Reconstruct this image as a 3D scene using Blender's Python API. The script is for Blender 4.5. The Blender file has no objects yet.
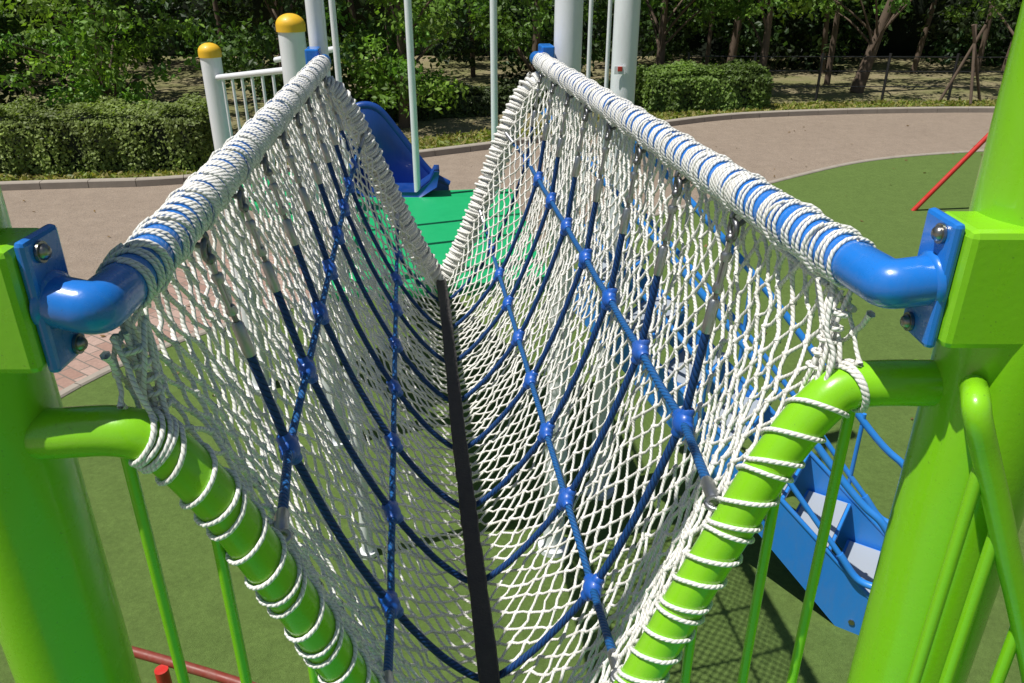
import bpy, bmesh, math, random
import numpy as np
from mathutils import Vector, Matrix
random.seed(4); rng=np.random.default_rng(7)
H=2.8
scene=bpy.context.scene
# ------------------------------------------------------------------ materials
def nodes(name):
    m=bpy.data.materials.new(name); m.use_nodes=True
    nt=m.node_tree; b=nt.nodes['Principled BSDF']
    return m,nt,b
def ramp(nt,fac,stops):
    r=nt.nodes.new('ShaderNodeValToRGB'); cr=r.color_ramp
    while len(cr.elements)<len(stops): cr.elements.new(0.5)
    for e,(p,c) in zip(cr.elements,stops):
        e.position=p; e.color=(*c,1) if len(c)==3 else c
    nt.links.new(fac,r.inputs[0]); return r.outputs[0]
def noise(nt,scale,detail=4,rough=.6,vec=None):
    n=nt.nodes.new('ShaderNodeTexNoise'); n.inputs['Scale'].default_value=scale
    n.inputs['Detail'].default_value=detail; n.inputs['Roughness'].default_value=rough
    if vec is None:
        tc=nt.nodes.new('ShaderNodeTexCoord'); vec=tc.outputs['Object']
    nt.links.new(vec,n.inputs['Vector']); return n.outputs['Fac']
def mixc(nt,f,a,b,mode='MIX'):
    m=nt.nodes.new('ShaderNodeMix'); m.data_type='RGBA'; m.blend_type=mode
    for s,i in ((f,0),(a,6),(b,7)):
        if isinstance(s,(int,float)): m.inputs[i].default_value=s
        elif isinstance(s,tuple): m.inputs[i].default_value=(*s,1)
        else: nt.links.new(s,m.inputs[i])
    return m.outputs[2]
def bump(nt,b,h,strength=.3,dist=.01):
    n=nt.nodes.new('ShaderNodeBump'); n.inputs['Strength'].default_value=strength
    n.inputs['Distance'].default_value=dist
    nt.links.new(h,n.inputs['Height']); nt.links.new(n.outputs[0],b.inputs['Normal'])
def paint(name,col,rough=.28,coat=.3,dirt=.15,dirtcol=(.25,.22,.17)):
    m,nt,b=nodes(name)
    tc=nt.nodes.new('ShaderNodeTexCoord'); mp=nt.nodes.new('ShaderNodeMapping'); mp.inputs['Scale'].default_value=(1,1,.25); nt.links.new(tc.outputs['Object'],mp.inputs[0])
    f=ramp(nt,noise(nt,16,7,.75,mp.outputs[0]),[(.46,(0,0,0)),(.75,(1,1,1))])
    mm=nt.nodes.new('ShaderNodeMath'); mm.operation='MULTIPLY'; nt.links.new(f,mm.inputs[0]); mm.inputs[1].default_value=dirt
    c=mixc(nt,mm.outputs[0],col,dirtcol)
    sp=ramp(nt,noise(nt,240,2,.5),[(.70,(0,0,0)),(.76,(.5,.5,.5))])
    c=mixc(nt,sp,c,tuple(x*.45+.02 for x in col))
    nt.links.new(c,b.inputs['Base Color'])
    r=ramp(nt,noise(nt,22,5,.7),[(.3,(rough*.8,)*3),(.7,(rough*1.6,)*3)])
    nt.links.new(r,b.inputs['Roughness']); b.inputs['Coat Weight'].default_value=coat
    b.inputs['Coat Roughness'].default_value=.12
    bump(nt,b,noise(nt,130,3,.5),.10,.002)
    return m
def rope(name,c1,c2,pitch=.03,strands=3,rough=.85,bs=.8,dirt=(.3,.27,.2),dk=.35):
    m,nt,b=nodes(name)
    uv=nt.nodes.new('ShaderNodeUVMap'); sp=nt.nodes.new('ShaderNodeSeparateXYZ'); nt.links.new(uv.outputs[0],sp.inputs[0])
    a=nt.nodes.new('ShaderNodeMath'); a.operation='MULTIPLY'; nt.links.new(sp.outputs[1],a.inputs[0]); a.inputs[1].default_value=1/pitch
    s=nt.nodes.new('ShaderNodeMath'); s.operation='ADD'; nt.links.new(a.outputs[0],s.inputs[0]); nt.links.new(sp.outputs[0],s.inputs[1])
    q=nt.nodes.new('ShaderNodeMath'); q.operation='MULTIPLY'; nt.links.new(s.outputs[0],q.inputs[0]); q.inputs[1].default_value=strands*math.pi
    w=nt.nodes.new('ShaderNodeMath'); w.operation='SINE'; nt.links.new(q.outputs[0],w.inputs[0])
    ab=nt.nodes.new('ShaderNodeMath'); ab.operation='ABSOLUTE'; nt.links.new(w.outputs[0],ab.inputs[0])
    base=ramp(nt,ab.outputs[0],[(.0,c1),(.45,c2)])  # groove shade between the strands is painted into the colour
    d=ramp(nt,noise(nt,14,4,.65),[(.45,(0,0,0)),(.8,(dk,)*3)])
    nt.links.new(mixc(nt,d,base,dirt),b.inputs['Base Color'])
    b.inputs['Roughness'].default_value=rough
    b.inputs['Specular IOR Level'].default_value=.25
    bump(nt,b,ab.outputs[0],bs,.002)
    return m
def simple(name,col,rough=.5,metal=0,var=.25,scale=20,bs=.1):
    m,nt,b=nodes(name)
    n=noise(nt,scale,5,.65)
    c=mixc(nt,n,tuple(x*(1-var) for x in col),tuple(min(1,x*(1+var)) for x in col))
    nt.links.new(c,b.inputs['Base Color']); b.inputs['Roughness'].default_value=rough
    b.inputs['Metallic'].default_value=metal
    bump(nt,b,noise(nt,scale*6,3),bs,.003)
    return m
M_green=paint('lime_paint',(.235,.60,.010),.24,.4,.08)
M_blue=paint('blue_paint',(.012,.18,.64),.23,.5,.12)
M_sblue=paint('stair_blue_paint',(.025,.24,.72),.35,.2,.15)
M_white=paint('white_paint',(.80,.82,.84),.35,.2,.14)
M_yellow=paint('yellow_plastic',(.85,.5,.02),.4,.1,.1)
M_red=paint('red_paint',(.55,.02,.012),.35,.2,.2)
M_drk=paint('oxide_red_paint',(.22,.035,.02),.4,.1,.3)
M_wrope=rope('white_rope',(.50,.48,.43),(.85,.84,.80),.014,2,bs=.5,dk=.32)
M_net=rope('net_cord',(.58,.55,.49),(.86,.85,.80),.014,2,bs=.5,dk=.35)
M_brope=rope('blue_rope',(.003,.014,.055),(.008,.048,.18),.05,4,.55,dk=.12,dirt=(.05,.08,.12))
M_brope2=rope('blue_rope_long',(.004,.03,.10),(.012,.10,.30),.05,4,.55,dk=.12,dirt=(.05,.08,.12))
M_ball=paint('blue_plastic',(.008,.095,.45),.35,.15,.12)
M_steel=simple('galvanised_steel',(.42,.43,.44),.36,.95,.25,60)
M_bolt=simple('zinc_bolt',(.32,.31,.29),.3,.95,.3,60)
M_dark=simple('dark_steel',(.06,.06,.065),.4,.7,.3,40)
M_shk=simple('shackle_steel',(.22,.22,.23),.38,.9,.3,60)
M_strap=simple('rubber_strap',(.038,.035,.033),.75,0,.45,30,.6)
M_slide=paint('slide_blue_plastic',(.006,.06,.30),.35,.2,.1)
M_deck,nt,b=nodes('green_deck')
nt.links.new(mixc(nt,noise(nt,9,6,.7),(0.0,.31,.10),(.015,.42,.15)),b.inputs['Base Color']); b.inputs['Roughness'].default_value=.5
bump(nt,b,noise(nt,90,3),.3,.004)
M_tread,nt,b=nodes('perforated_tread')
tc=nt.nodes.new('ShaderNodeTexCoord'); vo=nt.nodes.new('ShaderNodeTexVoronoi'); vo.inputs['Scale'].default_value=38; vo.inputs['Randomness'].default_value=0
nt.links.new(tc.outputs['Object'],vo.inputs['Vector'])
nt.links.new(ramp(nt,vo.outputs['Distance'],[(.25,(.08,.09,.1)),(.32,(.36,.40,.45))]),b.inputs['Base Color']); b.inputs['Roughness'].default_value=.55
# ground materials
M_turf,nt,b=nodes('artificial_turf')
n1=noise(nt,1.1,6,.6); n2=noise(nt,260,3,.8); n3=noise(nt,45,4,.7); n4=noise(nt,7,5,.7)
c=mixc(nt,n1,(.092,.160,.030),(.125,.205,.044)); 
c=mixc(nt,ramp(nt,n2,[(.35,(0,0,0)),(.7,(1,1,1))]),c,(.20,.29,.085))
c=mixc(nt,1.0,c,ramp(nt,n3,[(.3,(.70,.70,.70)),(.7,(1.0,1.0,1.0))]),'MULTIPLY')
c=mixc(nt,1.0,c,ramp(nt,n4,[(.3,(.84,.85,.84)),(.7,(1.0,1.0,1.0))]),'MULTIPLY')
nt.links.new(c,b.inputs['Base Color']); b.inputs['Roughness'].default_value=.95; b.inputs['Specular IOR Level'].default_value=.15
bump(nt,b,n2,.8,.008)
M_path,nt,b=nodes('washed_aggregate_path')
n1=noise(nt,.6,6,.6); n2=noise(nt,120,3,.8); n4=noise(nt,5,6,.75)
c=mixc(nt,n1,(.27,.21,.155),(.36,.285,.215))
c=mixc(nt,ramp(nt,n2,[(.38,(1,1,1)),(.5,(0,0,0))]),c,(.14,.11,.09))
c=mixc(nt,ramp(nt,noise(nt,70,3,.8),[(.58,(0,0,0)),(.7,(1,1,1))]),c,(.46,.40,.34))
c=mixc(nt,1.0,c,ramp(nt,n4,[(.3,(.80,.79,.78)),(.65,(1.0,1.0,1.0))]),'MULTIPLY')
nt.links.new(c,b.inputs['Base Color']); b.inputs['Roughness'].default_value=.9; bump(nt,b,n2,.4,.006)
M_brick,nt,b=nodes('brick_paving')
tc=nt.nodes.new('ShaderNodeTexCoord'); br=nt.nodes.new('ShaderNodeTexBrick')
mp=nt.nodes.new('ShaderNodeMapping'); mp.inputs['Rotation'].default_value=(0,0,.6); nt.links.new(tc.outputs['Object'],mp.inputs[0]); nt.links.new(mp.outputs[0],br.inputs['Vector'])
br.inputs['Scale'].default_value=1; br.inputs['Brick Width'].default_value=.2; br.inputs['Row Height'].default_value=.1; br.inputs['Mortar Size'].default_value=.006
br.inputs['Color1'].default_value=(.36,.22,.17,1); br.inputs['Color2'].default_value=(.48,.34,.28,1); br.inputs['Mortar'].default_value=(.2,.17,.14,1)
nt.links.new(mixc(nt,1.0,br.outputs['Color'],ramp(nt,noise(nt,40,4,.7),[(.3,(.75,.75,.75)),(.7,(1.,1.,1.))]),'MULTIPLY'),b.inputs['Base Color']); b.inputs['Roughness'].default_value=.9
M_kerb=simple('concrete_kerb',(.33,.29,.24),.9,0,.25,8,.3)
M_soil,nt,b=nodes('dry_grass_soil')
n1=noise(nt,.5,6,.65); n2=noise(nt,30,5,.8)
c=mixc(nt,ramp(nt,n1,[(.42,(0,0,0)),(.58,(1,1,1))]),(.22,.21,.08),(.38,.29,.19))
c=mixc(nt,ramp(nt,n2,[(.4,(1,1,1)),(.6,(0,0,0))]),c,(.12,.13,.045))
nt.links.new(c,b.inputs['Base Color']); b.inputs['Roughness'].default_value=1; bump(nt,b,n2,.6,.03)
def leafmat(name):
    m,nt,b=nodes(name)
    ca=nt.nodes.new('ShaderNodeVertexColor'); ca.layer_name='Col'
    nt.links.new(ca.outputs[0],b.inputs['Base Color']); b.inputs['Roughness'].default_value=.5
    b.inputs['Specular IOR Level'].default_value=.35
    tr=nt.nodes.new('ShaderNodeBsdfTranslucent'); 
    g=mixc(nt,1.0,ca.outputs[0],(1.2,1.4,.5),'MULTIPLY'); nt.links.new(g,tr.inputs[0])
    mx=nt.nodes.new('ShaderNodeMixShader'); mx.inputs[0].default_value=.35
    nt.links.new(b.outputs[0],mx.inputs[1]); nt.links.new(tr.outputs[0],mx.inputs[2])
    nt.links.new(mx.outputs[0],nt.nodes['Material Output'].inputs[0]); return m
M_leaf=leafmat('foliage')
M_bark=simple('bark',(.12,.085,.06),.95,0,.4,12,.8)
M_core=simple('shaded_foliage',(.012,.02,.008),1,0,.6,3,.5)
# ------------------------------------------------------------------ mesh builder
class MB:
    def __init__(s): s.v=[];s.f=[];s.uv=[];s.m=[];s.sm=[];s.n=0
    def add(s,vs,fs,uvs=None,mat=0,smooth=True):
        s.v.extend(vs)
        for i,f in enumerate(fs):
            s.f.append([k+s.n for k in f]); s.m.append(mat); s.sm.append(smooth)
            s.uv.extend(uvs[i] if uvs else [(0,0)]*len(f))
        s.n+=len(vs)
    def build(s,name,mats,parent=None):
        me=bpy.data.meshes.new(name); me.from_pydata(s.v,[],s.f)
        for m in mats: me.materials.append(m)
        me.polygons.foreach_set('material_index',s.m); me.polygons.foreach_set('use_smooth',s.sm)
        u=me.uv_layers.new(name='UVMap'); u.data.foreach_set('uv',np.array(s.uv,dtype=np.float32).ravel())
        me.update(); o=bpy.data.objects.new(name,me); scene.collection.objects.link(o)
        if parent: o.parent=parent
        return o
def empty(name):
    o=bpy.data.objects.new(name,None); scene.collection.objects.link(o); return o
def sweep(mb,pts,r,sides=12,mat=0,caps=True,smooth=True):
    P=np.array(pts,dtype=float); n=len(P)
    R=np.full(n,r) if np.isscalar(r) else np.array(r,dtype=float)
    T=np.gradient(P,axis=0); T/= (np.linalg.norm(T,axis=1)[:,None]+1e-12)
    ref=np.array([0,0,1.]) if abs(T[0][2])<.9 else np.array([1.,0,0])
    u=np.cross(T[0],ref); u/=np.linalg.norm(u)
    L=np.concatenate([[0],np.cumsum(np.linalg.norm(np.diff(P,axis=0),axis=1))])
    ang=np.arange(sides)*2*math.pi/sides; ca=np.cos(ang)[:,None]; sa=np.sin(ang)[:,None]
    V=[]
    for i in range(n):
        u=u-T[i]*np.dot(u,T[i]); u/=np.linalg.norm(u); w=np.cross(T[i],u)
        V.append(P[i]+R[i]*(ca*u+sa*w))
    V=np.concatenate(V).tolist(); F=[];U=[]
    for i in range(n-1):
        for k in range(sides):
            k2=(k+1)%sides
            F.append((i*sides+k,i*sides+k2,(i+1)*sides+k2,(i+1)*sides+k))
            a=k/sides;b_=(k+1)/sides
            U.append([(a,L[i]),(b_,L[i]),(b_,L[i+1]),(a,L[i+1])])
    mb.add(V,F,U,mat,smooth)
    if caps:
        for st,rev in ((0,True),((n-1)*sides,False)):
            idx=list(range(sides)); 
            if rev: idx=idx[::-1]
            mb.add([V[st+k] for k in range(sides)],[idx],None,mat,False)
def catmull(P,n=8):
    P=[np.array(p,dtype=float) for p in P]
    Q=[2*P[0]-P[1]]+P+[2*P[-1]-P[-2]]; out=[]
    for i in range(1,len(Q)-2):
        for k in range(n):
            t=k/n; a,b_,c,d=Q[i-1],Q[i],Q[i+1],Q[i+2]
            out.append(.5*((2*b_)+(-a+c)*t+(2*a-5*b_+4*c-d)*t*t+(-a+3*b_-3*c+d)*t**3))
    out.append(P[-1]); return np.array(out)
def fillet(P,rad,n=8):
    P=[np.array(p,dtype=float) for p in P]; out=[P[0]]
    for i in range(1,len(P)-1):
        a=P[i-1]-P[i]; c=P[i+1]-P[i]; la=np.linalg.norm(a); lc=np.linalg.norm(c)
        r=min(rad,la*.49,lc*.49); p0=P[i]+a/la*r; p2=P[i]+c/lc*r
        for k in range(n+1):
            t=k/n; out.append((1-t)**2*p0+2*t*(1-t)*P[i]+t*t*p2)
    out.append(P[-1]); return np.array(out)
def box(mb,c,size,mat=0,bev=.004,rot=0.0,M=None):
    bm=bmesh.new(); bmesh.ops.create_cube(bm,size=1)
    for v in bm.verts: v.co=Vector((v.co.x*size[0],v.co.y*size[1],v.co.z*size[2]))
    if bev>0: bmesh.ops.bevel(bm,geom=bm.edges[:],offset=bev,segments=2,affect='EDGES',profile=.5)
    R=(Matrix.Translation(c)@Matrix.Rotation(rot,4,'Z')) if M is None else M
    bm.transform(R); bm.verts.index_update()
    mb.add([tuple(v.co) for v in bm.verts],[[v.index for v in f.verts] for f in bm.faces],None,mat,False); bm.free()
def ball(mb,c,r,mat=0,sc=(1,1,1),seg=14,rings=9,axis=None,zmin=-1):
    bm=bmesh.new(); bmesh.ops.create_uvsphere(bm,u_segments=seg,v_segments=rings,radius=r)
    M=Matrix.Translation(c)
    if axis is not None: M=M@Vector(axis).to_track_quat('Z','Y').to_matrix().to_4x4()
    M=M@Matrix.Diagonal((*sc,1)); bm.transform(M); bm.verts.index_update()
    mb.add([tuple(v.co) for v in bm.verts],[[v.index for v in f.verts] for f in bm.faces],None,mat,True); bm.free()
def ring(mb,c,ax,R,r,mat=0,n=18,sides=6,oval=1.0,up=None):
    ax=Vector(ax).normalized(); q=ax.to_track_quat('Z','Y'); pts=[]
    for k in range(n+1):
        a=2*math.pi*k/n; pts.append(Vector(c)+q@Vector((R*math.cos(a),R*oval*math.sin(a),0)))
    sweep(mb,[tuple(p) for p in pts],r,sides,mat,False)
def tube_path(mb,path,Rr,r,turns_s,slant=0.0,mat=0,n=18,wob=.0004):
    P=np.array(path); L=np.concatenate([[0],np.cumsum(np.linalg.norm(np.diff(P,axis=0),axis=1))])
    T=np.gradient(P,axis=0); T/=np.linalg.norm(T,axis=1)[:,None]
    ref=np.array([0,0,1.]); pts=[]
    ts=turns_s; sl=slant
    for i in range(len(ts)-1):
        sl2=sl*(.7+.6*random.random())
        for k in range(n):
            a=k/n; s=ts[i]+(ts[i+1]-ts[i])*a+sl2*math.sin(2*math.pi*a)
            p=np.array([np.interp(s,L,P[:,j]) for j in range(3)]); t=np.array([np.interp(s,L,T[:,j]) for j in range(3)]); t/=np.linalg.norm(t)
            u=ref-t*np.dot(ref,t)
            if np.linalg.norm(u)<.2: u=np.array([1.,0,0])-t*t[0]
            u/=np.linalg.norm(u); w=np.cross(t,u); th=2*math.pi*a
            pts.append(p+(Rr+rng.normal()*wob)*(u*math.cos(th)+w*math.sin(th)))
    sweep(mb,pts,r,6,mat,False)
# ------------------------------------------------------------------ bridge frame
C0=np.array([-.006,.767]); t2=np.array([-.122,.9925]); n2=np.array([.9925,.122])
def W(w,drop,s):
    p=C0+t2*s+n2*w; return np.array([p[0],p[1],H-drop])
def raildrop(s): return .318+.05*s/2.4
Ls=2.42
def near_post(x,y,sgn,blk,rad):
    mb=MB()
    sweep(mb,[(x,y,0),(x,y,3.95)],rad,40,0)
    sweep(mb,[(x,y,-.0),(x,y,.05)],.095,40,0)
    ball(mb,(x,y,3.95),rad,1,(1,1,.7),24,12)
    bx,by=blk
    box(mb,(bx+sgn*.055,by,H-.306),(.11,.076,.128),0,.008)
    box(mb,(bx-sgn*.006,by+.004,H-.306),(.012,.062,.136),2,.005)
    for dy,dz in ((-.010,.052),(.010,-.054)):
        c=(bx-sgn*.0125,by+dy+.004,H-.306+dz)
        sweep(mb,[c,(c[0]-sgn*.003,c[1],c[2])],.0105,20,3)
        ball(mb,(c[0]-sgn*.003,c[1],c[2]),.0080,3,(.85,1,1),14,8)
    return mb.build('playground_post',[M_green,M_yellow,M_blue,M_bolt])
near_post(-.555,.735,-1,(-.456,.719),.065)
near_post(.55,.80,1,(.443,.774),.069)
for x,y in ((-.5,-.75),(.62,-.7)):
    mb=MB(); sweep(mb,[(x,y,0),(x,y,3.95)],.07,32,0); ball(mb,(x,y,3.95),.07,1,(1,1,.7),24,12); mb.build('playground_post',[M_green,M_yellow])
# ---- rails
RR=.0262
def make_rail(sg):
    if sg>0: st=[(.436,.774,H-.306),(.392,.774,H-.312)]
    else: st=[(-.449,.719,H-.306),(-.403,.711,H-.312)]
    P=[*st]
    P.append(W(sg*.40,raildrop(.07),.08)); 
    mb=MB()
    path=fillet([P[0],P[1],P[2]],.012,5)
    rest=[W(sg*.40,raildrop(s),s) for s in np.linspace(.085,Ls+.02,30)]
    path=np.array(list(path)+rest)
    sweep(mb,path,RR,28,0)
    a=path[0]; d=(path[1]-path[0]); d/=np.linalg.norm(d)
    sweep(mb,[a,a+d*.004,a+d*.007],[RR+.004,RR+.004,RR],28,0)
    ball(mb,tuple(W(sg*.40,raildrop(Ls+.02),Ls+.02)),RR,0,(1,1,1),18,10)
    box(mb,tuple(W(sg*.435,raildrop(Ls),Ls+.0)),(.05,.10,.10),0,.006,rot=.122)
    mb.build('blue_handrail',[M_blue])
    mb=MB(); s=.115; ts=[s]
    while s<Ls-.03:
        if s<.40: nt_=random.choice([1,1,2]); gap=random.uniform(.020,.034)
        elif s<.62: nt_=random.choice([3,4,5]); gap=random.uniform(.016,.026)
        else: nt_=random.choice([1,2,2,3]); gap=random.uniform(.017,.030)
        for _ in range(nt_):
            s+=random.uniform(.0066,.0085); ts.append(s)
        s+=gap; ts.append(s)
    tube_path(mb,path,RR+.0024,.0026,ts,slant=.004*sg,mat=0)
    s=.16
    while s<Ls-.05:
        tube_path(mb,path,RR+.0060,.0026,[s,s+random.uniform(.008,.02)],slant=random.uniform(-.018,-.006)*sg,mat=0)
        s+=random.uniform(.10,.2)
    mb.build('rope_wrapping',[M_wrope])
    return path
pathR=make_rail(1); pathL=make_rail(-1)
# ---- funnel tubes
TP=[(.41,.455),(.37,.480),(.325,.553),(.286,.645),(.246,.742),(.203,.855),(.15,.985),(.09,1.12),(.03,1.23),(0,1.25)]
def halfpath(prof,s,sg): return [W(sg*w,d,s) for w,d in prof]
for sg in (1,-1):
    mb=MB()
    if sg>0: ent=[(.56,.80,H-.445),(.50,.807,H-.447)]
    else: ent=[(-.57,.735,H-.463),(-.50,.722,H-.461)]
    path=catmull(ent+halfpath(TP,0,sg),8)
    sweep(mb,path,.0272,28,0)
    sweep(mb,[ent[0],ent[0]+(np.array(ent[1])-np.array(ent[0]))*.35],.033,24,0)
    for w,d in ((.41,.47),(.335,.55),(.25,.75),(.14,1.03)):
        p=W(sg*w,d,0); sweep(mb,[tuple(p),(p[0],p[1],H-1.29)],.0068,10,0)
    a=W(sg*.50,1.285,0); c=W(0,1.285,0)
    sweep(mb,[tuple(a),tuple(c)],.014,12,0)
    mb.build('guard_rail',[M_green])
    mb=MB(); s=.160 if sg>0 else .180; ts=[s]
    seq=[.042,.038,.010,.044,.040,.038,.010,.046,.036,.009,.042]
    i=0
    for _ in range(2 if sg>0 else 4): s+=.0065; ts.append(s)
    while s<1.05: s+=seq[(i+(3 if sg>0 else 0))%len(seq)]*random.uniform(.85,1.15); i+=1; ts.append(s)
    tube_path(mb,path,.0300,.0031,ts,slant=.010,mat=0)
    for k in range(8):
        a=W(sg*(.40+random.uniform(-.025,.012)),.345+random.uniform(0,.012),random.uniform(.02,.08))
        b_=W(sg*(.375+random.uniform(-.02,.015)),.452+random.uniform(-.01,.02),.01+random.uniform(-.02,.02))
        m1=(a*.65+b_*.35)+rng.normal(size=3)*.005; m2=(a*.3+b_*.7)+rng.normal(size=3)*.005
        sweep(mb,catmull([a,m1,m2,b_],5),.0030,6,0)
    for k in range(5):
        c=W(sg*(.39-.004*k),.375+.017*k,.03)
        ring(mb,tuple(c),(sg*.2,0.1,1),.010,.0030,0,12,5)
    mb.build('rope_lashing',[M_wrope])
    mb=MB(); path=catmull([W(sg*.47,.44,Ls)]+halfpath(TP,Ls,sg),8)
    sweep(mb,path,.030,18,0); mb.build('guard_rail',[M_white])
    mb=MB(); s=.05; ts=[s]
    while s<1.1: s+=random.choice([.011,.012,.013,.02]); ts.append(s)
    tube_path(mb,path,.037,.0062,ts,slant=.002,mat=0,n=12)
    tube_path(mb,path,.044,.0055,[.08+.030*i for i in range(33)],slant=.006,mat=0,n=12,wob=.002)
    mb.build('rope_wrapping',[M_wrope])
# ---- net
def arcparam(prof):
    P=catmull([(a,b_,0) for a,b_ in prof],8)[:,:2]; L=np.concatenate([[0],np.cumsum(np.linalg.norm(np.diff(P,axis=0),axis=1))]); L/=L[-1]
    return P,L
profR=[(.402,.36),(.392,.50),(.352,.72),(.29,.91),(.212,1.08),(.12,1.215),(.04,1.285),(0,1.295)]
profL=[(.402,.36),(.375,.50),(.328,.72),(.265,.91),(.188,1.08),(.105,1.215),(.035,1.285),(0,1.295)]
endP=[(.395,.36),(.39,.43),(.352,.475),(.306,.555),(.268,.645),(.228,.742),(.185,.855),(.135,.985),(.08,1.12),(.03,1.23),(0,1.26)]
AR=arcparam(profR); AL=arcparam(profL); AE=arcparam(endP)
def sm(x): x=min(1,max(0,x)); return x*x*(3-2*x)
def sect(s,q):
    a=1-abs(q); A,L=(AR if q>=0 else AL)
    p=np.array([np.interp(a,L,A[:,0]),np.interp(a,L,A[:,1])]); e=np.array([np.interp(a,AE[1],AE[0][:,0]),np.interp(a,AE[1],AE[0][:,1])])
    k=1-sm(min(s,Ls-s)/.34); 
    r=p*(1-k)+e*k; return (r[0] if q>=0 else -r[0]),r[1]
def netpt(s,q,off=.010):
    w,d=sect(s,q); 
    bulge=.006*math.sin((s-.35)/.27*2*math.pi)*(math.sin(abs(q)*math.pi))
    return W(w*(1+off/.3)+(bulge if q>0 else -bulge),d+.006,s)
NI=114; NJ=70
nodesP={}
mb=MB()
ph=rng.uniform(0,6,8)
for i in range(NI+1):
    for j in range(NJ+1):
        if (i+j)%2: continue
        s=Ls*i/NI; q=-1+2*j/NJ
        ds=.005*math.sin(q*3+s*4+ph[0])+.003*math.sin(q*8+ph[1]-s*7)
        dq=.006*math.sin(s*6+ph[2])*math.sin(q*5+ph[3])
        ds*=1 if 2<i<NI-2 else 0
        p=netpt(min(Ls,max(0,s+ds)),max(-1,min(1,q+dq*(1-abs(q)))))
        nodesP[(i,j)]=p+rng.normal(size=3)*(.0020,.0028,.0028)
rr=.0031
for (i,j),p in nodesP.items():
    for dj in (1,-1):
        q=nodesP.get((i+1,j+dj))
        if q is None: continue
        d=q-p; off=rng.normal(size=3)*.0016; off[2]-=.0014
        r=rr*random.uniform(.85,1.12)
        sweep(mb,[p-d*.03,p+d*.14,p+d*.5+off,p+d*.86,q+d*.03],[r*1.7,r*1.05,r*.97,r*1.05,r*1.7],6,0,False)
for sg in (1,-1):
    e=[netpt(s,sg*.995)+rng.normal(size=3)*.002 for s in np.linspace(.03,Ls,90)]
    sweep(mb,e,.0040,6,0)
    for s in np.arange(.08,Ls,.036):
        a=W(sg*(.40+.016),raildrop(s)+.020,s); c=netpt(s+.008,sg*.985)
        sweep(mb,catmull([a,(a+c)/2+rng.normal(size=3)*.003,c],3),.0030,5,0,False)
mb.build('climbing_net',[M_net])
# ---- blue rope lattice
mb=MB()
SK=[.35+.27*k for k in range(8)]
NR=((.34,.715),(.20,1.065)); NL=((.310,.715),(.172,1.065))
def unit(v): return v/np.linalg.norm(v)
for si,s_ in enumerate(SK):
    pr=[NR[0],(.275,.90),NR[1],(.11,1.19),(.035,1.262),(0,1.272)]
    pl=[NL[0],(.247,.90),NL[1],(.095,1.19),(.030,1.262)]
    pts=[W(w,d,s_) for w,d in pr]+[W(-w,d,s_) for w,d in pl[::-1]]
    for sg in (1,-1):
        N1=NR[0] if sg>0 else NL[0]
        top=W(sg*.386,raildrop(s_)+.038,s_-.004); nd=W(sg*N1[0],N1[1],s_)
        d=unit(nd-top)
        e0=W(sg*.392,raildrop(s_)+.034,s_)
        ring(mb,tuple(e0),tuple(np.append(t2,0)),.011,.0042,4,12,6)
        ring(mb,tuple(top+d*.012),tuple(np.append(n2,0)),.013,.0045,4,14,6,1.0)
        ball(mb,tuple(top+d*.027),.0085,4,(1,1,1),10,6)
        L0=.030
        sweep(mb,[top+d*L0,top+d*(L0+.028)],.0045,8,2)
        sweep(mb,[top+d*(L0+.020),top+d*(L0+.024),top+d*(L0+.034)],[.0075,.0092,.0075],10,2)
        al=np.append(t2,0)
        for o in (-.0065,.0065):
            sweep(mb,[top+d*(L0+.028)+al*o,top+d*(L0+.078)+al*o],.0032,6,2)
        sweep(mb,[top+d*(L0+.030),top+d*(L0+.078)],.0028,6,4)
        sweep(mb,[top+d*(L0+.072),top+d*(L0+.082),top+d*(L0+.086)],[.0075,.0092,.0075],10,2)
        sweep(mb,[top+d*(L0+.082),top+d*(L0+.104)],.0042,8,4)
        sweep(mb,[top+d*(L0+.098),top+d*(L0+.103),top+d*(L0+.150),top+d*(L0+.156)],[.006,.0092,.0092,.0082],12,2)
        sweep(mb,[top+d*(L0+.150),nd],.0072,10,0,False)
    sweep(mb,catmull(pts,8),.0072,10,0,False)
for sg in (1,-1):
    for (w,d),(ew,ed) in zip((NR if sg>0 else NL),((.272,.635),(.165,.93))):
        a=W(sg*ew,ed,.025); z=W(sg*ew,ed,Ls-.02)
        first=W(sg*w,d,SK[0]); dd=unit(first-a)
        ring(mb,tuple(a+dd*.005),(0.,0.,1.),.012,.004,2,12,6)
        sweep(mb,[a+dd*.015,a+dd*.022,a+dd*.075,a+dd*.082],[.005,.0095,.0095,.008],12,2)
        pts=[a+dd*.08]
        for k,s in enumerate(SK):
            pts.append(W(sg*w,d,s))
            if k<len(SK)-1: pts.append(W(sg*(w+.002),d+.006,s+.135))
        dz=unit(pts[-1]-z)
        pts.append(z+dz*.08)
        sweep(mb,[z,z+dz*.082],.0095,12,2)
        sweep(mb,catmull(pts,4),.0072,10,5,False)
        for s in SK:
            c=W(sg*w,d,s); al=np.append(t2,0); tr=unit(W(sg*(w-.1),d+.26,s)-W(sg*(w+.02),d-.1,s)) if w>.3 else unit(W(sg*.11,1.185,s)-W(sg*.275,.9,s))
            nm=np.cross(al,tr)
            ball(mb,tuple(c),.0225,1,(1,1,.72),16,10,axis=tuple(nm))
            for ax in (al,tr):
                sweep(mb,[c-ax*.028,c-ax*.024,c+ax*.024,c+ax*.028],[.009,.012,.012,.009],12,1)
mb.build('blue_rope_lattice',[M_brope,M_ball,M_steel,M_dark,M_shk,M_brope2])
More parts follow.
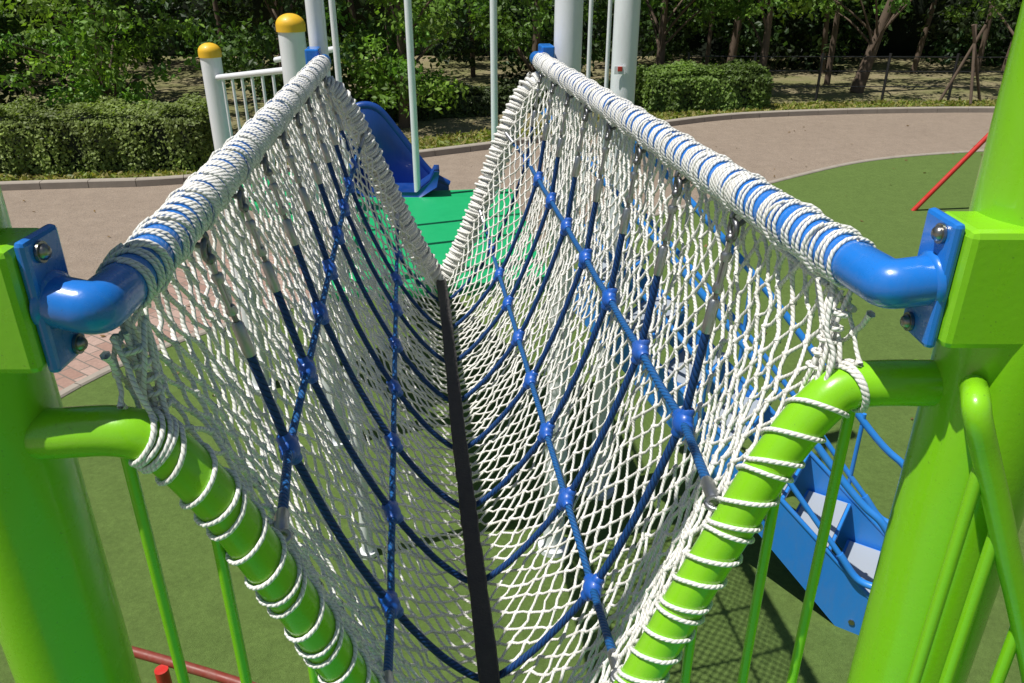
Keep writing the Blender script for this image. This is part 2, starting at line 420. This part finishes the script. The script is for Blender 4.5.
# ---- centre strap
mb=MB(); V=[];F=[]
ns=90
for i in range(ns+1):
    s=-.01+(Ls+.0)*i/ns; hw=.0205+rng.normal()*.0010; z=1.243+.005*math.sin(s*11.6)
    for w,d in ((-hw,z-.006),(-hw+.003,z-.009),(hw-.003,z-.009),(hw,z-.006),(hw,z+.008),(-hw,z+.008)): V.append(tuple(W(w+.002*math.sin(s*4),d,s)))
for i in range(ns):
    for k in range(6):
        F.append((i*6+k,i*6+(k+1)%6,(i+1)*6+(k+1)%6,(i+1)*6+k))
mb.add(V,F,None,0,False); mb.build('walking_strap',[M_strap])
# ------------------------------------------------------------------ near deck
mb=MB(); box(mb,(.02,-.06,1.47),(1.2,1.42,.06),0,.01,rot=.06); mb.build('platform_deck',[M_deck])
mb=MB()
sweep(mb,catmull([(.495,.75,H-.420),(.476,.712,H-.414),(.476,.70,H-.43),(.496,.70,H-.475),(.521,.70,H-.53),(.556,.70,H-.61),(.592,.70,H-.69),(.66,.70,H-.85),(.74,.70,H-1.05)],8),.0140,16,0)
for x,d in ((.497,.48),(.537,.57),(.60,.71),(.67,.88)):
    sweep(mb,[(x,.705,H-d+.01),(x,.705,H-1.32)],.0075,10,0)
sweep(mb,[(.48,.705,H-1.30),(.76,.705,H-1.30)],.014,12,0)
mb.build('side_railing',[M_green])
# ------------------------------------------------------------------ far platform
mb=MB(); c=C0+t2*(Ls+.83); box(mb,(c[0],c[1],1.468),(1.0,1.55,.064),0,.02,rot=.122); mb.build('platform_deck',[M_deck])
def post(x,y,top,r=.056,cap=True,name='playground_post'):
    mb=MB(); sweep(mb,[(x,y,0),(x,y,top)],r,32,0)
    if cap:
        sweep(mb,[(x,y,top-.0),(x,y,top+.03)],r*1.1,32,1); ball(mb,(x,y,top+.03),r*1.1,1,(1,1,.75),28,14)
    sweep(mb,[(x,y,0),(x,y,.04)],r*1.5,24,0)
    return mb.build(name,[M_white,M_yellow])
post(-.738,3.22,3.9,.030); post(.215,3.27,3.9,.054)
post(.50,3.75,3.9)
post(-1.105,4.28,2.44,.066); post(-1.78,4.98,2.24,.060)
mb=MB(); box(mb,(.475,3.688,2.33),(.05,.004,.035),0,.001); box(mb,(.475,3.685,2.335),(.02,.004,.02),1,.001); mb.build('warning_label',[M_white,M_red])
mb=MB()
for x,y in ((-.555,4.62),(-.10,4.68)): sweep(mb,[(x,y,1.5),(x,y,3.7)],.020,14,0)
sweep(mb,[(-.555,4.62,3.7),(-.10,4.68,3.7)],.018,14,0); mb.build('slide_portal_frame',[M_white])
def panel(a,b_,z0a,z1a,z0b,z1b,n,name,r=.017,pr=.0085):
    mb=MB(); a=np.array(a);b_=np.array(b_)
    sweep(mb,[(*a,z1a),(*b_,z1b)],r,14,0); sweep(mb,[(*a,z0a),(*b_,z0b)],r,14,0)
    for k in range(1,n+1):
        f=k/(n+1); p=a*(1-f)+b_*f
        sweep(mb,[(*p,z0a*(1-f)+z0b*f),(*p,z1a*(1-f)+z1b*f)],pr,8,0)
    mb.build(name,[M_white])
panel((-1.105,4.28),(-1.78,4.98),1.56,2.26,1.42,2.12,7,'safety_railing')
panel((-1.0,4.85),(-1.5,5.35),1.56,2.30,1.42,2.18,5,'safety_railing')
panel((.22,3.27),(.50,3.75),1.56,3.6,1.56,3.6,2,'safety_railing')
mb=MB()
for x,y in ((-.80,3.62),(-.82,3.95)): sweep(mb,[(x,y,1.5),(x,y,3.7)],.015,12,0)
sweep(mb,[(-.78,3.35,3.7),(-.84,4.2,3.7)],.017,12,0); sweep(mb,[(-.78,3.35,1.6),(-.84,4.2,1.6)],.017,12,0)
mb.build('safety_railing',[M_white])
mb=MB(); box(mb,(-1.32,5.0,1.40),(.75,1.0,.06),0,.01,rot=.78); mb.build('platform_step',[M_deck])
# slide
mb=MB(); V=[];F=[]
cs=[(-.26,.30),(-.285,.31),(-.30,.28),(-.27,.15),(-.22,.06),(-.14,.0),(.14,.0),(.22,.06),(.25,.12),(.28,.12),(.26,.03),(.15,-.04),(-.15,-.04),(-.26,.03),(-.30,.12),(-.325,.29),(-.29,.33)]
sp=[(4.60,1.53),(4.85,1.52),(5.05,1.42),(5.4,1.12),(5.8,.78),(6.2,.45),(6.5,.28),(6.9,.22)]
for i,(y,z) in enumerate(sp):
    k=1-.45*i/7
    for w,h in cs:
        V.append((-.70-.10*(y-4.6)+w,y,z+h*(k if h>.05 else 1)))
m=len(cs)
for i in range(len(sp)-1):
    for k in range(m): F.append((i*m+k,i*m+(k+1)%m,(i+1)*m+(k+1)%m,(i+1)*m+k))
F.append(list(range(m))); mb.add(V,F,None,0,True)
pr=catmull([(-.98,.44,0),(-.90,.50,0),(-.80,.48,0),(-.70,.35,0),(-.60,.20,0),(-.50,.07,0),(-.40,.0,0)],6)
V=[];F=[];n_=len(pr)
for x,z,_ in pr:
    y=4.80+.25*(x+.98)
    zz=1.48+max(z,.0)
    V+=[(x,y,1.30),(x,y,zz-.02),(x,y+.012,zz),(x,y+.038,zz),(x,y+.05,zz-.02),(x,y+.05,1.30)]
for i in range(n_-1):
    for k in range(6): F.append((i*6+k,i*6+(k+1)%6,(i+1)*6+(k+1)%6,(i+1)*6+k))
F.append([0,1,2,3,4,5]); mb.add(V,F,None,0,True)
sweep(mb,[(x,4.80+.25*(x+.98)+.025,1.48+max(z,0)) for x,z,_ in pr],.024,12,0)
sweep(mb,[(-.9,6.4,0),(-.9,6.4,.25)],.03,12,0)
mb.build('blue_slide',[M_slide])
# ------------------------------------------------------------------ stairs (right)
mb=MB(); Ft=np.array([1.71,2.87]); up=np.array([-.835,.55]); up/=np.linalg.norm(up)
sd=np.array([.55,.835]); sd/=np.linalg.norm(sd)
run=1.62; rise=1.47; nst=7
def S(a,side,z): p=Ft+up*a+sd*side; return (p[0],p[1],z)
for sg in (-1,1):
    w0=sg*.225; w1=sg*.237
    A=[(-.12,0.0),(.10,0.0),(run+.06,rise-.10),(run+.06,rise+.08),(-.12,.14)]
    V=[S(a,w0,z) for a,z in A]+[S(a,w1,z) for a,z in A]
    F=[[0,1,2,3,4],[9,8,7,6,5]]+[[k,(k+1)%5,(k+1)%5+5,k+5] for k in range(5)]
    mb.add(V,F,None,0,False)
    sweep(mb,[S(-.12,sg*.231,.14),S(run+.06,sg*.231,rise+.08)],.012,8,0)
    hp=[S(run+.1,sg*.25,rise+.70),S(run*.5,sg*.25,rise*.5+.66),S(.20,sg*.25,.78),S(.02,sg*.25,.64),S(-.07,sg*.25,.48),S(-.05,sg*.25,.34),S(.06,sg*.25,.32),S(.16,sg*.25,.42)]
    sweep(mb,catmull(hp,10),.0165,12,0)
    hp=[S(.16,sg*.25,.42),S(run*.5,sg*.25,rise*.5+.36),S(run+.1,sg*.25,rise+.40)]
    sweep(mb,catmull(hp,6),.0125,12,0)
    for a in (.24,.85,1.5):
        z=rise*a/run; sweep(mb,[S(a,sg*.25,z+.04),S(a,sg*.25,z+.64)],.010,10,0)
ang=math.atan2(sd[1],sd[0])
for k in range(nst):
    a=run*(k+.35)/nst; z=rise*(k+1)/nst-.06
    p=S(a,0,z); box(mb,p,(.44,.215,.028),0,.005,rot=ang)
    p=S(a,0,z+.016); box(mb,p,(.41,.185,.008),1,.002,rot=ang)
for sg in (-1,1):
    for a,z in ((.05,.07),(.5,.47),(1.0,.92)): sweep(mb,[S(a,sg*.237,z),S(a,sg*.243,z)],.014,12,2)
mb.build('blue_staircase',[M_sblue,M_tread,M_bolt])
# red low tube play piece, left
mb=MB()
sweep(mb,catmull([(-2.5,2.30,.34),(-2.15,2.32,.48),(-1.9,2.27,.5),(-1.45,2.15,.5),(-.95,1.99,.5),(-.6,1.85,.5)],6),.018,14,0)
sweep(mb,catmull([(-2.3,2.2,.28),(-1.8,2.12,.28),(-1.2,1.97,.28),(-.6,1.75,.28)],6),.016,14,0)
for x,y in ((-1.86,2.2),(-1.25,2.05),(-.65,1.82)): sweep(mb,[(x,y,0),(x,y,.50)],.024,14,1)
mb.build('balance_bar',[M_drk,M_red])
# swing set at right
mb=MB()
for y in (6.0,9.3):
    sweep(mb,[(4.8,y,0),(6.5,y,2.26)],.028,14,0); sweep(mb,[(8.2,y,0),(6.5,y,2.26)],.028,14,0)
sweep(mb,[(6.5,5.8,2.26),(6.5,9.5,2.26)],.035,14,0)
for y in (7.0,8.2):
    for dy in (-.2,.2): sweep(mb,[(6.5,y+dy,2.24),(6.5,y+dy,.5)],.006,6,1)
    box(mb,(6.5,y,.49),(.2,.46,.03),1,.006)
mb.build('swing_set',[M_red,M_dark])
# ------------------------------------------------------------------ ground sheets
def sheet(name,pts,z,mat):
    bm=bmesh.new(); vs=[bm.verts.new((x,y,z)) for x,y in pts]; f=bm.faces.new(vs)
    bm.normal_update()
    if f.normal.z<0: bmesh.ops.reverse_faces(bm,faces=[f])
    bmesh.ops.triangulate(bm,faces=bm.faces[:])
    me=bpy.data.meshes.new(name); bm.to_mesh(me); bm.free(); me.materials.append(mat)
    o=bpy.data.objects.new(name,me); scene.collection.objects.link(o); return o
sheet('ground',[(-400,-400),(400,-400),(400,400),(-400,400)],0,M_soil)
outer=catmull([(-30,7.6,0),(-14,9.2,0),(-6.6,10.2,0),(-4.2,10.6,0),(-1.26,12.1,0),(2.2,14.1,0),(4.7,15.3,0),(9.1,15.8,0),(14,15.2,0),(30,13,0)],8)[:,:2]
sheet('path',[tuple(p) for p in outer]+[(40,-30),(-40,-30)],.004,M_path)
turf=catmull([(14,13.2,0),(9.5,12.9,0),(7.3,12.5,0),(5.35,11.9,0),(3.7,10.8,0),(1.6,9.1,0),(-.6,7.5,0),(-2.0,6.4,0),(-2.8,5.6,0),(-3.25,4.7,0),(-3.5,3.4,0),(-3.5,1,0),(-3.5,-20,0)],8)[:,:2]
sheet('turf',[tuple(p) for p in turf]+[(20,-20),(20,13)],.012,M_turf)
br_in=[p for p in turf if p[0]<-.5 and p[1]>-19]; 
sheet('brick_pavement',[tuple(p) for p in br_in]+[(-5.2,-19),(-5.3,3.4),(-4.9,5.6),(-4.1,6.9),(-2.9,7.7),(-1.7,8.0)],.008,M_brick)
def kerb(name,path,w,h,z0=0):
    mb=MB(); P=np.array(path); T=np.gradient(P,axis=0); T/=np.linalg.norm(T,axis=1)[:,None]; Nn=np.stack([-T[:,1],T[:,0]],1)
    L=np.concatenate([[0],np.cumsum(np.linalg.norm(np.diff(P,axis=0),axis=1))]); s=0
    while s<L[-1]-.6:
        q=[]
        for ss in (s+.004,s+.3,s+.596):
            p=np.array([np.interp(ss,L,P[:,j]) for j in (0,1)]); nn=np.array([np.interp(ss,L,Nn[:,j]) for j in (0,1)]); q.append((p,nn))
        V=[];c=.012
        for p,nn in q:
            for o,z in ((0,z0),(0,h-c),(c,h),(w-c,h),(w,h-c),(w,z0)): V.append((*(p+nn*o),z))
        F=[(i*6+k,i*6+k+1,(i+1)*6+k+1,(i+1)*6+k) for i in range(2) for k in range(5)]+[[0,1,2,3,4,5],[17,16,15,14,13,12]]
        mb.add(V,F,None,0,False); s+=.6
    return mb.build(name,[M_kerb])
kerb('kerb',outer,.13,.10)
kerb('turf_edging',[p for p in turf],.08,.03)
# ------------------------------------------------------------------ vegetation
def leafmesh(name,centers,nrm,size,cols,parent=None,asp=1.7):
    n=len(centers); r=rng.normal(size=(n,3)); nrm=nrm/np.linalg.norm(nrm,axis=1)[:,None]
    a=np.cross(nrm,r); a/=np.linalg.norm(a,axis=1)[:,None]; b_=np.cross(nrm,a)
    sz=(size*rng.uniform(.6,1.35,n))[:,None]
    V=np.stack([centers-a*sz*asp*.5,centers+b_*sz*.5-nrm*sz*.1,centers+a*sz*asp*.5,centers-b_*sz*.5-nrm*sz*.1],1).reshape(-1,3)
    F=np.arange(n*4).reshape(n,4)
    me=bpy.data.meshes.new(name); me.from_pydata(V.tolist(),[],F.tolist())
    ca=me.color_attributes.new('Col','FLOAT_COLOR','CORNER')
    cc=np.concatenate([cols,np.ones((n,1))],1); ca.data.foreach_set('color',np.repeat(cc,4,axis=0).astype(np.float32).ravel())
    me.materials.append(M_leaf); o=bpy.data.objects.new(name,me); scene.collection.objects.link(o)
    if parent: o.parent=parent
    return o
def clumps(cs,rads,n,base,var=.35,outw=.7):
    P=[];Nn=[];C=[]
    for c,r in zip(cs,rads):
        k=int(n*(r/.5)**2)+8
        d=rng.normal(size=(k,3)); d/=np.linalg.norm(d,axis=1)[:,None]
        rad=rng.uniform(0,1,k)**.45
        p=np.array(c)+d*rad[:,None]*np.array([r,r,r*.62])*rng.uniform(.8,1.2,(k,1))
        P.append(p); Nn.append(d*outw+rng.normal(size=(k,3))*.6+np.array([0,0,.35]))
        b_=np.array(base)*rng.uniform(1-var,1+var)
        yel=rng.uniform(-.15,.22)
        col=b_[None,:]*rng.uniform(.6,1.4,(k,1))*np.array([1+yel,1,1-yel*.5])
        C.append(col)
    return np.concatenate(P),np.concatenate(Nn),np.concatenate(C)
def tree(x,y,h,low,R,base,n=170,size=.07,lean=0,name='tree',trunk=.11,ncl=46):
    E=empty(name); mb=MB()
    top=np.array([x+lean,y,h*.8]); root=np.array([x,y,0.])
    tr=catmull([root,root*.6+top*.4+np.array([random.uniform(-.12,.12),0,0]),top],8)
    sweep(mb,tr,np.linspace(trunk,.03,len(tr)),10,0)
    cs=[];rs=[]
    for k in range(ncl):
        a=random.uniform(0,2*math.pi); z=random.uniform(low,h); f=(z-low)/(h-low)
        rad=R*(math.sin(math.pi*min(1,.18+.75*f))**.7)*random.uniform(.3,1.05)
        cc=np.array([x+lean*z/h+rad*math.cos(a),y+rad*math.sin(a),z]); cs.append(cc); rs.append(random.uniform(.22,.55))
        if k%3==0:
            zz=max(.3,z-random.uniform(.3,.9)); i=min(len(tr)-1,int(zz/(h*.8)*len(tr))); s0=tr[i]
            mid=(s0+cc)/2+np.array([0,0,.1]); lp=catmull([s0,mid,cc],5); sweep(mb,lp,np.linspace(.032,.008,len(lp)),6,0)
    mb.build('trunk_and_limbs',[M_bark],E)
    P,Nn,C=clumps(cs,rs,n,base); leafmesh('foliage',P,Nn,size,C,E)
G1=(.10,.20,.034); G2=(.055,.115,.026); G3=(.16,.29,.045)
tree(-6.3,13.0,3.2,.55,1.5,G3,190,.06,ncl=52)
tree(-9.5,13.6,4.6,.6,2.0,G2,190,.07,ncl=60)
tree(-3.9,14.6,5.0,.6,1.7,G2,190,.07,ncl=60)
tree(-1.9,14.4,3.0,.55,1.15,G3,190,.06)
tree(.4,17.0,5.0,1.0,1.7,G1,150,.07)
tree(3.2,18.2,5.0,1.5,1.8,G1,150,.07)
tree(5.2,17.6,4.0,1.45,1.6,G3,170,.07)
tree(7.6,18.3,5.0,1.7,1.9,G3,150,.07,lean=.9,trunk=.15)
tree(11.0,18.5,5.5,1.5,2.0,G1,150,.07)
tree(-12.8,14.5,5.0,.7,2.0,G2,170,.07)
tree(-8.0,15.6,5.0,.4,2.0,G2,170,.08)
cs=[];rs=[]
for _ in range(500):
    x=rng.uniform(-22,22); y=rng.uniform(17.0 if x<3 else 21,24.5); z=rng.uniform(.1,6)**1.0
    if x<-2: y-=2.0*rng.uniform(0,1)
    cs.append((x,y,z)); rs.append(rng.uniform(.5,1.1))
P,Nn,C=clumps(cs,rs,70,(.034,.068,.018),.6)  # leaf colour darkened to stand for the shade inside the wood
leafmesh('woodland_foliage',P,Nn,.10,C)
mb=MB()
for k in range(26):
    x=rng.uniform(-20,20); y=rng.uniform(18.5,22); r=rng.uniform(.05,.11); sweep(mb,catmull([(x,y,0),(x+rng.normal()*.15,y,3),(x+rng.normal()*.5,y,7)],5),np.linspace(r,r*.6,11),8,0)
mb.build('woodland_trunks',[M_bark])
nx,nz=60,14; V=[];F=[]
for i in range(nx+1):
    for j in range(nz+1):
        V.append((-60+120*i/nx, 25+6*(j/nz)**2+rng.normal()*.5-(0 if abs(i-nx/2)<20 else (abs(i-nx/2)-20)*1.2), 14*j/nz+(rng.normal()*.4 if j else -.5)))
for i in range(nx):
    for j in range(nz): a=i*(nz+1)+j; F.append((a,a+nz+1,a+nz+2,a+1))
mb=MB(); mb.add(V,F,None,0,True); mb.build('dark_forest_backing',[M_core])  # backing wall added behind the trees to hide sky, forest shade in its colour
def hedge(name,p0,p1,w,h,n,base,size=.034):
    E=empty(name); p0=np.array(p0);p1=np.array(p1); L=np.linalg.norm(p1-p0); d=(p1-p0)/L; nn=np.array([-d[1],d[0]])
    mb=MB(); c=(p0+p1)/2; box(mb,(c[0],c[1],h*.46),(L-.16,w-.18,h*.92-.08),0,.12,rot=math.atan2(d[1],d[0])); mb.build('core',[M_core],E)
    a=rng.uniform(0,L,n); f=rng.uniform(0,1,n); per=h*2+w
    s=f*per; wv=np.where(s<h,-w/2,np.where(s<h+w,s-h-w/2,w/2)); zv=np.where(s<h,s,np.where(s<h+w,h,per-s))
    Nn=np.where((s<h)[:,None],np.append(-nn,.15),np.where((s<h+w)[:,None],np.array([0,0,1.]),np.append(nn,.15)))
    ne=n//8
    e=rng.integers(0,2,ne); a[:ne]=e*L; wv[:ne]=rng.uniform(-w/2,w/2,ne); zv[:ne]=rng.uniform(0,h,ne); Nn[:ne]=np.where(e[:,None]==1,np.append(d,.1),np.append(-d,.1))
    bumpy=.05*np.sin(a*5.3+zv*4)+.04*np.sin(a*11+wv*7)+rng.normal(size=n)*.03-.03
    rnd=np.clip((np.abs(wv)-(w/2-.12))/.12,0,1)*np.clip((zv-(h-.14))/.14,0,1)*.09
    P=np.stack([p0[0]+d[0]*a+nn[0]*wv,p0[1]+d[1]*a+nn[1]*wv,zv],1)+Nn*bumpy[:,None]-np.stack([nn[0]*np.sign(wv)*rnd,nn[1]*np.sign(wv)*rnd,rnd],1)
    P[:,2]=np.maximum(P[:,2],.03)
    tone=(.80+.30*np.sin(a*2.1+zv*5)*np.sin(a*.9+3))*rng.uniform(.5,1.5,n)
    C=np.array(base)[None,:]*tone[:,None]
    leafmesh('foliage',P,Nn+rng.normal(size=(n,3))*.6+np.array([-.2,-.3,.5]),size,C,E)
hedge('hedge',(-12.5,10.9),(-4.30,11.65),1.1,.84,60000,(.26,.34,.08))
hedge('hedge',(2.5,16.2),(4.9,16.6),1.2,.75,16000,(.17,.27,.05),.045)
hedge('hedge',(-3.2,14.9),(2.0,16.9),.9,.45,16000,(.08,.12,.03),.05)
n=20000; u=rng.uniform(0,1,n); idx=(u*(len(outer)-1)); 
i0=idx.astype(int).clip(0,len(outer)-2); fr=(idx-i0)[:,None]; base_=outer[i0]*(1-fr)+outer[i0+1]*fr
T=outer[i0+1]-outer[i0]; T/=np.linalg.norm(T,axis=1)[:,None]; off=rng.uniform(.16,1.2,n)[:,None]
P2=base_+np.stack([-T[:,1],T[:,0]],1)*off; P=np.concatenate([P2,rng.uniform(.01,.05,(n,1))],1)
C=np.array((.34,.30,.09))[None,:]*rng.uniform(.6,1.3,(n,1))*np.array([1,1,1])
C[::2]*=np.array([.6,.85,.5]); keep=(np.abs(P[:,0])<14)
leafmesh('dry_grass',P[keep],rng.normal(size=(keep.sum(),3))+np.array([0,-.2,.9]),.05,C[keep],asp=2.4)
n=260
P=np.stack([rng.uniform(-7,8,n),rng.uniform(4.5,15,n),np.full(n,.022)],1)
C=np.array((.22,.14,.06))[None,:]*rng.uniform(.5,1.4,(n,1))
leafmesh('fallen_leaves',P,rng.normal(size=(n,3))*.25+np.array([0,0,1.]),.030,C,asp=1.8)
mb=MB()
xs=np.arange(3.6,16,1.35)
for x in xs: sweep(mb,[(x,17.3-.03*x,0),(x,17.3-.03*x,.95)],.028,10,0)
for z in (.3,.6,.88): sweep(mb,[(xs[0],17.3-.03*xs[0],z),(xs[-1],17.3-.03*xs[-1],z)],.010,8,0)
mb.build('park_fence',[M_dark])
mb=MB()
for dx,dy in ((-.45,0),(.45,.1),(0,-.4)): sweep(mb,[(9.2+dx,16.9+dy,0),(9.2-dx*.3,16.9-dy*.3,1.5)],.03,8,0)
mb.build('tree_support_stakes',[M_bark])
# ------------------------------------------------------------------ light, world, camera
sd_=Vector((-.38,-.14,.90)).normalized()
el=math.asin(sd_.z); az=math.atan2(sd_.x,sd_.y)
w=bpy.data.worlds.new("World"); scene.world=w; w.use_nodes=True; nt=w.node_tree
sk=nt.nodes.new('ShaderNodeTexSky'); sk.sky_type='NISHITA'; sk.sun_disc=False; sk.sun_elevation=el; sk.sun_rotation=az
bg=nt.nodes['Background']; bg.inputs[1].default_value=.058; nt.links.new(sk.outputs[0],bg.inputs[0])
l=bpy.data.lights.new('sun','SUN'); l.energy=5.0; l.angle=math.radians(.5); l.color=(1,.965,.91)
lo=bpy.data.objects.new('sun',l); scene.collection.objects.link(lo); lo.rotation_euler=sd_.to_track_quat('Z','Y').to_euler()
cam=bpy.data.cameras.new('camera'); co=bpy.data.objects.new('camera',cam); scene.collection.objects.link(co)
co.location=(0,0,H); co.rotation_euler=(math.radians(64),0,0); cam.lens=28.125; cam.sensor_width=36; cam.clip_start=.02; cam.clip_end=1200
scene.camera=co
scene.view_settings.view_transform='Standard'; scene.view_settings.look='None'; scene.view_settings.exposure=0
